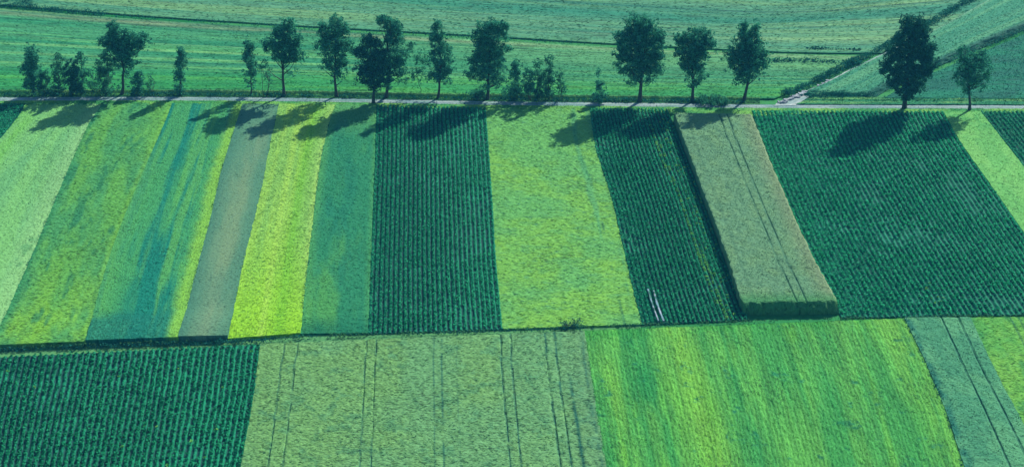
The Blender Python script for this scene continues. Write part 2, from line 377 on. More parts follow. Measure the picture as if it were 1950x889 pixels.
patch(E6, E7, .22, .22, lvl(.22, .07, 6), col6, CROSS, 'grass_ley', tuft=(14, .22, .5, .10, 0), seed=6, **strip_stuff('blotchy teal green strip left of the dark ridged rows'))
patch(E8, E9, .20, .20, lvl(.20, .09, 8), col8, HAY, 'cut_hay', tuft=(12, .20, .40, .12, 2.4), seed=8, **strip_stuff('broad yellow green strip between two dark row crops'))
def h10(S, T, U, V):
    h = 1.75 + tex(U, V, 10, .10, 1.2, 1.2)
    for cc in (.56, .66): h = h - .15 * band(S + .012 * fbm(S * 0, V * .1, 102), cc, .006)
    L = V.max(); W = U.max()
    return .15 + h * (.05 + .95 * sm((1 - T) * L + .5 * fbm(U * .5, V * .2, 105) + .45 * noise(U * 2.2, V * 1.5, 107), -.3, 1.2)) * (.3 + .7 * sm(T * L, -.2, .5)) * (.6 + .4 * sm((1 - S) * W, -.1, .7)) * (.92 + .08 * sm(S * W, -.1, .5))
RH = 1.8
LR = lambda E: [lift(p, RH) for p in E]
patch(LR(E10b), LR([(1432, 216), (1462, 292), (1504, 390), (1548, 484), (1600, 580)]), .2, .2, h10, col10, CROSS, 'rye_crop', tuft=(18, .2, .6, .3, 0), seed=10, jag=.25, **strip_stuff('raised olive grey grain strip casting a dark edge shadow'))
patch(E12, E13, .22, .22, lvl(.25, .05, 12), col12, HAY, 'clover_strip', tuft=(14, .22, .5, .10, 0), seed=12, **strip_stuff('narrow light green strip at the far right edge'))

# ------------------------------------------------------------------ ridged row crops: soil ridges, plants heaped along them and their leaves
def row_field(A, B, rows, seed, label, name, plant=.42, hgt=.42, leaves=7, leaf=.34, clump=0.0, yellow=None, res=.17, gap=0, leafm=None, soil=None, **kw):
    SO, GR = soil or (.006, .04, .032), (.004, .14, .06)
    def ph(S, U, V): return S * rows + .05 * fbm(S * 0 + 2, V * .25, seed + 2, 2) + clump * fbm(U * .35, V * .35, seed + 3, 2)
    def height(S, T, U, V):
        r = np.cos(2 * np.pi * ph(S, U, V)) * -.5 + .5
        k = .75 + .5 * noise(V / plant, np.floor(ph(S, U, V)) * 7.1, seed) * .6 + .35 * fbm(U * 2.2, V * 2.2, seed + 1, 2)
        return .03 + hgt * .8 * np.clip(r ** 1.0 * k, 0, 1.2)
    def color(S, T, U, V):
        r = np.cos(2 * np.pi * ph(S, U, V)) * -.5 + .5
        c = mix(SO, GR, sm(r + .3 * fbm(U * 2, V * 2, seed + 4, 2), .25, .6))
        return c * (1 + .18 * fbm(U * .15, V * .1, seed + 8, 3))[..., None]
    o, at, W, L = patch(A, B, res, res * .82, height, color, ROWM, name, jag=.12, seed=seed, label=label, cat='crop field', kind='stuff', **kw)
    rng = np.random.default_rng(seed)
    npl = int(L / plant)
    R, K = np.meshgrid(np.arange(rows), np.arange(npl)); R = R.ravel(); K = K.ravel(); n = len(R)
    v = (K + .5 + rng.normal(0, .18, n)) / npl
    sc = (R + .5 + rng.normal(0, .07, n) - clump * .6 * fbm(R / rows * W * .35, v * L * .35, seed + 3, 2)) / rows
    miss = fbm(sc * W * .12, v * L * .12, seed + 6, 2) + rng.normal(0, .25, n)
    keep = (miss > -.50) & (sc > .006) & (sc < .994) & (v > .005) & (v < .993)
    sc, v, R = sc[keep], v[keep], R[keep]
    P = at(sc, v); n = len(sc)
    size = rng.uniform(.65, 1.2, n)
    cc = np.repeat(np.c_[P, np.zeros(n)], leaves, 0); ss = np.repeat(size, leaves)
    off = rng.normal(size=(len(cc), 3)); off /= np.linalg.norm(off, axis=1)[:, None]
    cc[:, 0] += off[:, 0] * .20 * ss; cc[:, 1] += off[:, 1] * .20 * ss
    cc[:, 2] = hgt * ss * (.55 + .40 * np.abs(off[:, 2])) + .05
    V_, F_ = quads(cc, leaf * ss, rng, up=.7, aspect=.75)
    yl = np.repeat(yellow(sc, v, rng), leaves) if yellow is not None else None
    lo = mesh_from('leaf_canopy', V_, F_, leafm or LEAFROW)
    lo.data.materials.append(LEAFROW_Y)
    if yl is not None: lo.data.polygons.foreach_set('material_index', yl.astype(np.int32))
    lo.parent = o
    return o, at, W, L
GRW = 'dark row crop fields'
row_field(E7, E8, 27, 70, 'dark green block of straight ridged rows between two lighter strips', 'potato_rows', group=GRW)
yel9 = lambda s, v, rng: (np.abs(s - (.74 + .08 * (v - .3))) < .03) & (v > .10) & (rng.random(len(s)) < .55 + .4 * sm(v, .3, .8)) | (s > .84) & (rng.random(len(s)) < .16)
row_field(E9, [(1270, 209)] + [(x - 2, y) for x, y in [lift(p, 1.8) for p in E10b[1:-1]]] + [(1425, 611)], 23, 90, 'dark rows with a yellowed streak left of the grey grain strip', 'potato_rows', yellow=yel9, group=GRW)
yel11 = lambda s, v, rng: rng.random(len(s)) < .0 + .5 * band(s, .43, .04) * band(v, .93, .04) + .0 * s
row_field(E11, E12, 44, 110, 'largest dark row crop, right of the grey grain strip', 'beet_rows', clump=.14, plant=.46, yellow=yel11, leafm=LEAFROW_G, leaf=.40, hgt=.36, soil=(.004, .07, .045), group=GRW)
row_field(E13, E14, 26, 130, 'dark row crop cut by the right edge beyond the light strip', 'beet_rows', leaves=5, group=GRW)
row_field(E0, E1, 26, 140, 'dark shaded row crop in the upper left corner below the lane', 'beet_rows', leaves=5, plant=.55, group=GRW)

# ------------------------------------------------------------------ near fields, below the boundary
def B_(x, d=5): return (x, BND(x) + d)
M0 = [B_(-200, 8), (-230, 800), (-270, 1000)]
M1 = [B_(497, 8), (484, 760), (466, 860), (440, 1000)]
M2 = [B_(1112, 7), (1128, 740), (1150, 870), (1172, 1000)]
M3 = [B_(1722, 4), (1762, 690), (1800, 780), (1836, 889), (1880, 1000)]
M4 = [B_(1846, 4), (1880, 680), (1915, 750), (1990, 889), (2050, 1000)]
M5 = [B_(2300, 4), (2400, 750), (2560, 1000)]
yelL = lambda s, v, rng: rng.random(len(s)) < .006 + .0 * s
row_field(M0, M1, 62, 150, 'dark bumpy row crop filling the lower left corner', 'beet_rows', leafm=LEAFROW_D, clump=.12, plant=.42, leaf=.38, res=.16, yellow=yelL, group=GRW)

def colM2(S, T, U, V):
    c = mix(C(112, 170, 114), C(119, 173, 107), sm(fbm(U * .12, V * .08, 201), -.3, .4))
    c = mix(c, C(84, 148, 106), .6 * sm(fbm(U * .6, V * .6, 202), .1, .5))
    c = mix(c, C(96, 152, 118), .5 * sm(S, .88, 1))
    wob = .0055 * fbm(S * 0, V * .16, 203, 3)
    d = C(30, 100, 90)
    for cc, w, a, sd_ in ((.075, .0016, .75, 1), (.115, .0016, .8, 2), (.325, .0018, .65, 3), (.355, .0018, .7, 4), (.53, .0017, .55, 5), (.555, .0019, .75, 6), (.60, .0016, .35, 7),
                      (.735, .0018, .85, 8), (.765, .0018, .85, 9), (.872, .0022, .9, 10), (.902, .0024, .95, 11), (.935, .004, .8, 12), (.985, .003, .5, 13)):
        br = sm(fbm(S * 0 + sd_, V * .5, 204 + sd_, 3), -.5, .0)
        if sd_ == 12: br = br * sm(T, .2, .4)
        c = mix(c, d, min(1, a * 1.25) * br * band(S + wob * (1 + .3 * math.sin(sd_)), cc, w * 1.35))
    return c
def hM2(S, T, U, V):
    h = .3 + tex(U, V, 20, .10, 1.5, 1.5); wob = .0055 * fbm(S * 0, V * .16, 203, 3)
    for cc in (.075, .115, .325, .355, .735, .765, .872, .902): h = h - .18 * band(S + wob, cc, .0022) * sm(fbm(S * 0 + cc * 9, V * .4, 209, 3), -.5, .1)
    return h
patch(M1, M2, .2, .16, hM2, colM2, HAY, 'wheat_crop', tuft=(14, .20, .40, .14, 2.4), seed=20, label='pale sage grain field with dark wheel lines, bottom centre', cat='crop field', kind='stuff', group='near fields')
def colM3(S, T, U, V):
    c = mix(C(66, 156, 82), C(94, 174, 84), sm(fbm(U * .5, V * .03, 301), -.35, .35))
    yl = .9 * band(S - .06 * T, .27, .055) + .7 * band(S, .06, .03) * sm(T, .1, .3) + .55 * sm(S - .06 * T, .84, .92)
    c = mix(c, C(126, 192, 76), .8 * np.clip(yl, 0, 1) * sm(fbm(U * .8, V * .08, 302), -.7, .1))
    dk = .9 * band(S, .155 + .0, .05) * (1 - sm(T, .25, .9)) + .7 * band(S + .02 * T, .44, .035) + .5 * band(S - .07 * T, .66, .04) + .6 * band(S, .02, .03)
    c = mix(c, C(34, 142, 82), .85 * np.clip(dk, 0, 1) * sm(fbm(U * .5, V * .12, 303), -.5, .3))
    c = mix(c, C(104, 182, 74), .5 * sm(fbm(U * .6, V * .05, 304), .1, .5))
    c = mix(c, C(14, 120, 92), .75 * sm(fbm(U * .5, V * .5, 305), .38, .6) * sm(noise(U * 2, V * 2, 315), -.6, .4))
    c = mix(c, C(60, 160, 72), .6 * (1 - sm(T + .03 * fbm(U * .2, V, 306), .02, .09)) * sm(fbm(U * .15, V * .6, 307), -.2, .2))
    dr = noise(U * 2.3, V * .15, 309)
    return c * (1 + .20 * dr)[..., None]
def hM3(S, T, U, V): return .28 + .022 * np.cos(U * 2 * math.pi / .55 + .8 * fbm(U * .2, V * .1, 310, 2)) + tex(U, V, 30, .12, 1.8, 1.1)
patch(M2, M3, .2, .155, hM3, colM3, ALONG, 'barley_crop', tuft=(16, .20, .5, .10, 0), seed=30, label='bright green streaked field at the bottom right', cat='crop field', kind='stuff', group='near fields')
def colM4(S, T, U, V):
    c = mix(C(74, 150, 112), C(92, 164, 118), sm(fbm(U * .3, V * .2, 401), -.3, .4))
    c = mix(c, C(20, 112, 100), .85 * band(S, .05, .06) * sm(fbm(U * .8, V * .5, 402), -.4, .2))
    for cc in (.55, .80): c = mix(c, C(14, 88, 84), .8 * band(S + .008 * fbm(S * 0, V * .15, 403), cc, .010))
    return c
def hM4(S, T, U, V):
    h = .4 + tex(U, V, 40, .10, 1.5, 1.5)
    for cc in (.55, .80): h = h - .2 * band(S + .008 * fbm(S * 0, V * .15, 403), cc, .012)
    return h
patch(M3, M4, .2, .16, hM4, colM4, CROSS, 'oat_crop', tuft=(14, .22, .5, .10, 0), seed=40, label='teal green strip with two dark wheel lines, lower right', cat='crop field', kind='stuff', group='near fields')
def colM5(S, T, U, V):
    c = mix(C(90, 172, 84), C(120, 188, 84), sm(fbm(U * .25, V * .15, 501), -.3, .4))
    c = mix(c, C(50, 148, 92), .6 * sm(fbm(U * .4, V * .2, 502), .1, .4))
    for cc in (.0, .17, .205): c = mix(c, C(20, 100, 84), .8 * band(S + .004 * fbm(S * 0, V * .15, 503), cc + .004, .004))
    return c
patch(M4, M5, .24, .2, lvl(.3, .09, 50), colM5, HAY, 'barley_crop', tuft=(12, .20, .40, .12, 2.4), seed=50, label='yellow green field in the right corner beyond the teal strip', cat='crop field', kind='stuff', group='near fields')

# ------------------------------------------------------------------ the lane, its verges, the meadows beyond it
def road_c(x): return float(np.interp(x, [-400, 0, 350, 640, 930, 1250, 1450, 1950, 2400], [190, 190, 189, 192, 198, 201, 204, 205, 207]))
XS = list(range(-400, 2450, 50))
def colR(S, T, U, V):
    c = mix(C(128, 160, 166), C(162, 182, 182), sm(fbm(U * 1.2, V * .15, 601), -.3, .4))
    c = mix(c, C(95, 150, 130), .75 * band(S, .5, .10) * sm(fbm(U, V * .4, 602), -.35, .2))
    c = mix(c, C(90, 150, 120), .6 * sm(np.abs(S - .5) * 2 + .3 * fbm(U, V * .5, 603), .85, 1.05))
    return c
def hR(S, T, U, V): return .05 + .04 * np.cos((S - .5) * 2 * np.pi * 2) + .015 * fbm(U * 3, V * 1.5, 604)
patch([(x, road_c(x) - 4) for x in XS], [(x, road_c(x) + 3.5) for x in XS], .3, .18, hR, colR, SOILM, 'farm_lane', jag=.3, seed=60,
      label='pale gravel lane running across the picture under the trees', kind='structure')
# near verge: a low grass edge between lane and strips
def colV(S, T, U, V):
    return mix(C(60, 150, 85), C(118, 184, 90), sm(fbm(U * .6, V * .15, 611), -.3, .4))
patch([(x, road_c(x) + 3) for x in XS], [(x, T0(x) + 3 + 12 * (1260 < x < 1460)) for x in XS], .3, .2, lvl(.12, .08, 61), colV, CROSS, 'near_verge', tuft=(14, .22, .5, .10, 0), seed=61,
      label='thin grass verge on the near side of the lane', cat='grass verge', kind='stuff')
# far verge with the ditch: bank, dip, then the meadow
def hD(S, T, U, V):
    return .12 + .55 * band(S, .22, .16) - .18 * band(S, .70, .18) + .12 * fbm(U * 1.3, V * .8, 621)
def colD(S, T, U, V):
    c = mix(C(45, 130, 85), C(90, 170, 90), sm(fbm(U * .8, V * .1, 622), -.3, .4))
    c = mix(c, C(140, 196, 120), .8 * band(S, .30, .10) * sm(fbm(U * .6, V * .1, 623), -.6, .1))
    return mix(c, C(10, 80, 62), .85 * band(S + .03 * fbm(U * 0, V * .3, 624), .68, .16))  # shadow band of the ditch painted into the dip
XL = [x for x in XS if x <= 1450]
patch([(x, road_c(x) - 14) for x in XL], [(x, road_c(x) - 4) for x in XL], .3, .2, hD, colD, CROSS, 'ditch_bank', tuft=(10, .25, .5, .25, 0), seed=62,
      label='grassy bank and ditch with painted shade along the far side of the lane', cat='ditch', kind='stuff')

# picture line of the upper ditch
def UL(x): return float(np.interp(x, [-500, 0, 100, 230, 460, 700, 930, 1150, 1470, 1700, 2400], [-14, 13, 22, 33, 48, 62, 74, 88, 104, 113, 140]))
def diag(y):   # the ditch and track that run off to the upper right
    return float(np.interp(y, [-160, -60, 5, 40, 75, 108, 140, 165, 195], [2260, 2020, 1866, 1806, 1742, 1672, 1606, 1560, 1486]))
def colU(S, T, U, V):     # S: 0 at the top ditch, 1 at the lane; T along x
    w = S + .015 * fbm(V * .02, S * 0, 701, 3)
    c = mix(C(72, 154, 108), C(50, 142, 102), sm(fbm(U * .33, V * .008, 702, 3), -.25, .3))
    c = mix(c, C(100, 178, 108), .6 * sm(fbm(U * .8, V * .010, 703, 3), .1, .4))
    c = mix(c, C(22, 118, 92), .75 * sm(fbm(U * .55, V * .009, 704, 2), .30, .52))
    c = mix(c, C(18, 112, 88), .7 * sm(fbm(U * .9, V * .016, 707, 2), .38, .55)); c = mix(c, C(128, 190, 120), .6 * sm(fbm(U * 1.1, V * .012, 708, 2), .35, .55))
    c = mix(c, C(146, 160, 124), .65 * band(w, .06, .035) * sm(fbm(U, V * .05, 705), -.5, .2))
    c = mix(c, C(24, 122, 92), .6 * band(w, .135, .012))
    c = mix(c, C(112, 176, 118), .5 * sm(T, .55, .8) * (1 - sm(S, .25, .6)))
    c = mix(c, C(50, 152, 84), .75 * sm(w, .62, .85)); c = mix(c, C(92, 178, 84), .5 * sm(w, .6, .8) * sm(fbm(U * .5, V * .02, 706, 3), .0, .4))
    c = mix(c, C(20, 118, 80), .8 * sm(w, .93, .985))
    return c
xs = [x for x in XS if x < 1250]
topU = [(x, UL(x) + 3) for x in xs] + [(1300, UL(1300) + 2), (1400, UL(1400)), (1520, 105), (1600, 108), (1660, 108)]
botU = [(x, road_c(x) - 12) for x in xs] + [(1300, 188), (1360, 190), (1410, 190), (1450, 190), (1478, 190)]
patch(topU, botU, .45, .4, lvl(.2, .05, 70), colU, FAR, 'meadow', tuft=(4, .24, .4, .12, -2.6), seed=70, label='striped green meadow right behind the row of trees', cat='meadow', kind='stuff', group='meadows beyond the lane')
def colUU(S, T, U, V):   # S 0 far edge
    c = mix(C(86, 152, 118), C(110, 164, 114), sm(fbm(U * .2, V * .01, 711, 3), -.3, .35))
    c = mix(c, C(66, 146, 112), .6 * sm(fbm(U * .6, V * .008, 712, 3), .1, .4))
    c = mix(c, C(48, 138, 112), .85 * band(S + .03 * fbm(V * .02, S * 0, 713, 2), .60 + .12 * (T - .5), .075) * sm(T, .35, .5))
    c = mix(c, C(20, 98, 94), .8 * band(S + .012 * fbm(V * .03, S * 0, 714, 2), .50 + .10 * (T - .5), .008) * sm(T, .3, .45))
    c = mix(c, C(12, 92, 92), .8 * band(S + .006 * fbm(V * .03, S * 0, 715, 2), .88, .008) * sm(T, .72, .74) * (1 - sm(T, .83, .84)))
    c = mix(c, C(50, 132, 108), .55 * sm(fbm(U * .8, V * .010, 717, 2), .36, .55)); c = mix(c, C(136, 184, 130), .5 * sm(fbm(U * .9, V * .008, 718, 2), .36, .55))
    c = mix(c, C(70, 152, 118), .5 * sm(S, .9, 1))
    return c
topUU = [(x, UL(x) - 150) for x in range(-600, 2000, 200)] + [(2230, -130)]
botUU = [(x, UL(x) - 3) for x in range(-600, 1500, 175)] + [(1520, 104), (1680, 104)]
patch(topUU, botUU, .6, .6, lvl(.2, .05, 71), colUU, FAR, 'meadow', tuft=(1.6, .30, .4, .12, -3.0), seed=71, label='paler sage meadow above the upper ditch line', cat='meadow', kind='stuff', group='meadows beyond the lane')

# right of the diagonal track
D1 = [(diag(y) + 14 + .02 * (195 - y), y) for y in (-60, 5, 40, 75, 108, 140, 165, 186)]
D2 = [(2230, -60), (2080, 10), (1950, 58), (1860, 96), (1790, 126), (1730, 150), (1690, 172), (1660, 190)]
def colF1(S, T, U, V):
    c = mix(C(62, 148, 116), C(92, 166, 124), sm(fbm(U * .5, V * .02, 801, 3), -.3, .35))
    c = mix(c, C(130, 176, 150), .6 * (1 - sm(S, .01, .06)) * (1 - sm(T, .7, .9)))
    for cc in (.45, .50, .72): c = mix(c, C(35, 118, 104), .55 * band(S, cc, .01))
    return mix(c, C(8, 92, 88), .8 * sm(S + .02 * fbm(U, V * .2, 87), .78, .90))
def hF1(S, T, U, V): return .9 * sm((1 - T) * V.max() + fbm(U * .3, V, 88), .2, 3) * sm((1 - S) * U.max() + fbm(U, V * .3, 89), .2, 2.5) + tex(U, V, 80, .08, 1, 1)
patch(D1, D2, .4, .3, hF1, colF1, ALONG, 'grain_crop', tuft=(5, .24, .5, .12, -2.0), seed=80, label='blue green wedge field between diagonal track and dark field', cat='crop field', kind='stuff', group='fields right of the track')
D3 = [(2260, -50), (2095, 14), (1962, 62), (1872, 100), (1802, 130), (1742, 154), (1702, 176), (1680, 190)]
D4 = [(2420, -50), (2420, 14), (2410, 62), (2410, 100), (2400, 130), (2400, 154), (2400, 176), (2400, 192)]
def colF2(S, T, U, V):
    c = mix(C(10, 112, 96), C(26, 130, 102), sm(fbm(U * .15, V * .15, 811, 3), -.3, .4))
    return mix(c, C(6, 92, 88), .6 * sm(fbm(U * .1, V * .8, 812, 3), .25, .5))
patch(D3, D4, .35, .4, lvl(.28, .09, 81), colF2, CROSS, 'beet_crop', tuft=(7, .28, .6, .2, 0), seed=81, label='dark teal field in the upper right corner', cat='crop field', kind='stuff', group='fields right of the track')
# triangle of verge between the track mouth and the right hand fields
def colRV(S, T, U, V): return mix(C(40, 135, 95), C(110, 175, 105), sm(fbm(U * .8, V * .1, 821), -.2, .3))
patch([(1548, 186)] + [(x, 186) for x in range(1600, 2450, 100)], [(1512, 200)] + [(x, road_c(x) - 4) for x in range(1600, 2450, 100)], .3, .25, lvl(.2, .12, 82), colRV, CROSS, 'lane_verge', tuft=(14, .22, .5, .10, 0), seed=82,
      label='ragged grass verge right of the track mouth', cat='grass verge', kind='stuff')
# the track
def colT(S, T, U, V):
    c = mix(C(140, 170, 168), C(186, 200, 198), sm(fbm(U * .9, V * .3, 831), -.3, .3))
    return mix(c, C(60, 140, 110), .9 * sm(fbm(U * .8, V * .15, 832) + 1.6 * (.58 - T), .0, .25))
patch([(diag(y) - 1 - .7 * max(0, y - 180), y) for y in (-60, 5, 40, 75, 108, 140, 165, 185, 203)], [(diag(y) + 13 + .35 * max(0, y - 150), y) for y in (-60, 5, 40, 75, 108, 140, 165, 185, 203)], .3, .2,
      lambda S, T, U, V: .12 + .04 * fbm(U * 2, V * 2, 833), colT, SOILM, 'farm_track', jag=.4, seed=83, label='overgrown diagonal track with pale stones at its mouth', kind='structure')

# ------------------------------------------------------------------ ragged lines of scrub and tall grass
def leaf_line(pts, width, height, density, leaf, mat, name, seed, clumpy=.6, mask=None, **tags):
    rng = np.random.default_rng(seed)
    q, L = resample(pts, 200); n = int(L * density)
    t = rng.random(n); cl = fbm(t * L * .35, t * 0, seed, 3)
    keep = rng.random(n) < np.clip(.55 + clumpy * 1.6 * cl, .03, 1)
    if mask is not None: keep &= rng.random(n) < mask(t)
    t = t[keep]; cl = cl[keep]; n = len(t)
    i = np.clip((t * 199).astype(int), 0, 198); f = (t * 199 - i)[:, None]
    P = q[i] * (1 - f) + q[i + 1] * f; d = q[i + 1] - q[i]; d /= np.linalg.norm(d, axis=1)[:, None]
    w = rng.normal(0, .38, n); P = P + np.c_[-d[:, 1], d[:, 0]] * (w * width)[:, None]
    z = rng.random(n) ** .8 * height * (1 + .8 * cl) * np.exp(-(w * 1.1) ** 2) + .05
    V_, F_ = quads(np.c_[P, z], leaf * rng.uniform(.6, 1.3, n), rng, up=.2, aspect=.6)
    return tag(mesh_from(name, V_, F_, mat), **tags)
leaf_line([(x, UL(x)) for x in range(-300, 1160, 60)], 1.0, .6, 70, .34, SCRUB_LEAF, 'ditch_scrub', 901, .7,
          mask=lambda t: np.interp(t, [0, .2, .36, .42, .7, 1], [1, 1, .8, .35, .4, .35]), label='dark line of scrub along the upper ditch', cat='scrub', kind='stuff')
leaf_line([(diag(y) - 13 - .05 * (150 - y) * (y < 150), y - 3) for y in (-60, 5, 40, 75, 108, 140, 165, 186)], 1.9, .9, 200, .34, SCRUB_LEAF, 'track_scrub', 902, .5,
          label='dark scrub along the left side of the diagonal track', cat='scrub', kind='stuff')
leaf_line([(1470, 118), (1530, 117), (1600, 121), (1650, 124)], 1.2, .8, 40, .55, SCRUB_LEAF, 'meadow_scrub', 903, .5, label='short dark scrub line in the meadow left of the track', cat='scrub', kind='stuff')
leaf_line([(1535, 94), (1580, 95), (1640, 97)], .8, .5, 40, .5, SCRUB_LEAF, 'meadow_scrub', 908, .5, label='thin dark scrub dash above the short scrub line', cat='scrub', kind='stuff')
leaf_line([(x, road_c(x) - 7) for x in range(-200, 1450, 60)], .7, .55, 45, .4, SCRUB_LEAF, 'ditch_sedge', 904, .7, label='dark sedge growing in the ditch beside the lane', cat='ditch plants', kind='stuff')
leaf_line([(x, road_c(x) - 13) for x in range(-200, 1450, 60)], 1.0, .6, 18, .4, VERGE_LEAF, 'bank_grass', 905, .9, label='tufted tall grass on the bank beneath the trees', cat='grass', kind='stuff')
leaf_line([(x, BND(x) + 2) for x in range(-200, 2200, 50)], .55, .45, 26, .32, VERGE_LEAF, 'boundary_grass', 906, 1.0, label='tufted grass line between the strips and the near fields', cat='grass', kind='stuff')
leaf_line([(x, BND(x) + 3) for x in range(560, 1300, 30)], .5, .5, 16, .32, SCRUB_LEAF, 'boundary_weeds_and_shade', 907, 1.2, label='broken dark weeds along the middle of the boundary', cat='weeds', kind='stuff')
leaf_line([(x, road_c(x) - 12) for x in range(1540, 2400, 60)], .8, .45, 22, .36, VERGE_LEAF, 'verge_tussocks', 909, .8, label='tussocks on the verge right of the track mouth', cat='grass', kind='stuff')

leaf_line([(x, UL(x) - 1) for x in range(-300, 250, 50)], 2.2, .8, 110, .36, SCRUB_LEAF, 'ditch_scrub', 910, .4, label='thick dark scrub band at the left end of the upper ditch', cat='scrub', kind='stuff')
leaf_line([(-60, 1), (20, 4), (60, 6)], 1.2, .8, 50, .5, SCRUB_LEAF, 'meadow_scrub', 911, .4, label='short dark scrub line in the top left corner', cat='scrub', kind='stuff')

leaf_line([(x, 184) for x in range(1520, 1700, 30)], 1.6, .9, 90, .34, SCRUB_LEAF, 'field_edge_weeds_and_shade', 914, .5, label='dark leaves added as the shaded lower edge of the blue green wedge', cat='weeds', kind='stuff')  # dark leaves stand in for the shaded face of the raised crop
leaf_line(D2[:-1], 1.4, .5, 60, .3, SCRUB_LEAF, 'field_edge_weeds_and_shade', 915, .5, label='dark diagonal weed line between wedge and dark teal field', cat='weeds', kind='stuff')
leaf_line([(x, BND(x) + 4) for x in range(-200, 540, 30)], .8, .5, 60, .35, SCRUB_LEAF, 'boundary_weeds_and_shade', 912, .4, label='thick dark leaves added as shade on the left part of the boundary', cat='weeds', kind='stuff')  # dark leaves deepen the shaded step at the ends of the strips
leaf_line(M3[:-1], .8, .45, 26, .3, SCRUB_LEAF, 'field_edge_weeds_and_shade', 913, .9, label='dark weeds between bright field and teal strip, lower right', cat='weeds', kind='stuff')

for i, (E, lb, dn) in enumerate([(E2, 'sparse weeds between the pale sage strip and the mottled green strip', 7), (E4, 'sparse weeds along the left edge of the grey fallow strip', 7), (E6, 'sparse weeds along the right edge of the brightest yellow strip', 9),
                    (E7, 'sparse weeds along the left edge of the dark ridged block', 8), (E9, 'sparse weeds right of the broad yellow green strip', 8), (M1, 'sparse weeds left of the wheel marked grain field', 7), (M2, 'sparse weeds right of the wheel marked grain field', 7)]):
    leaf_line(E, .5, .28, dn, .26, VERGE_LEAF if i % 2 else BUSH_LEAF, 'margin_weeds', 930 + i, 1.1, label=lb, cat='weeds', kind='stuff')

# ------------------------------------------------------------------ trees
def tube(path, radii, sides=7):
    path = np.asarray(path, float); V = []; F = []
    for i, p in enumerate(path):
        d = path[min(i + 1, len(path) - 1)] - path[max(i - 1, 0)]; d /= max(np.linalg.norm(d), 1e-6)
        a = np.cross(d, [0.3, 1, .1]); a /= np.linalg.norm(a); b = np.cross(d, a)
        for k in range(sides):
            th = 2 * math.pi * k / sides; V.append(p + (a * math.cos(th) + b * math.sin(th)) * radii[i])
    for i in range(len(path) - 1):
        for k in range(sides):
            k2 = (k + 1) % sides; F.append((i * sides + k, i * sides + k2, (i + 1) * sides + k2, (i + 1) * sides + k))
    return np.array(V), np.array(F)
def join(parts):
    V = []; F = []; n = 0
    for v, f in parts: V.append(v); F.append(f + n); n += len(v)
    return np.concatenate(V), np.concatenate(F)

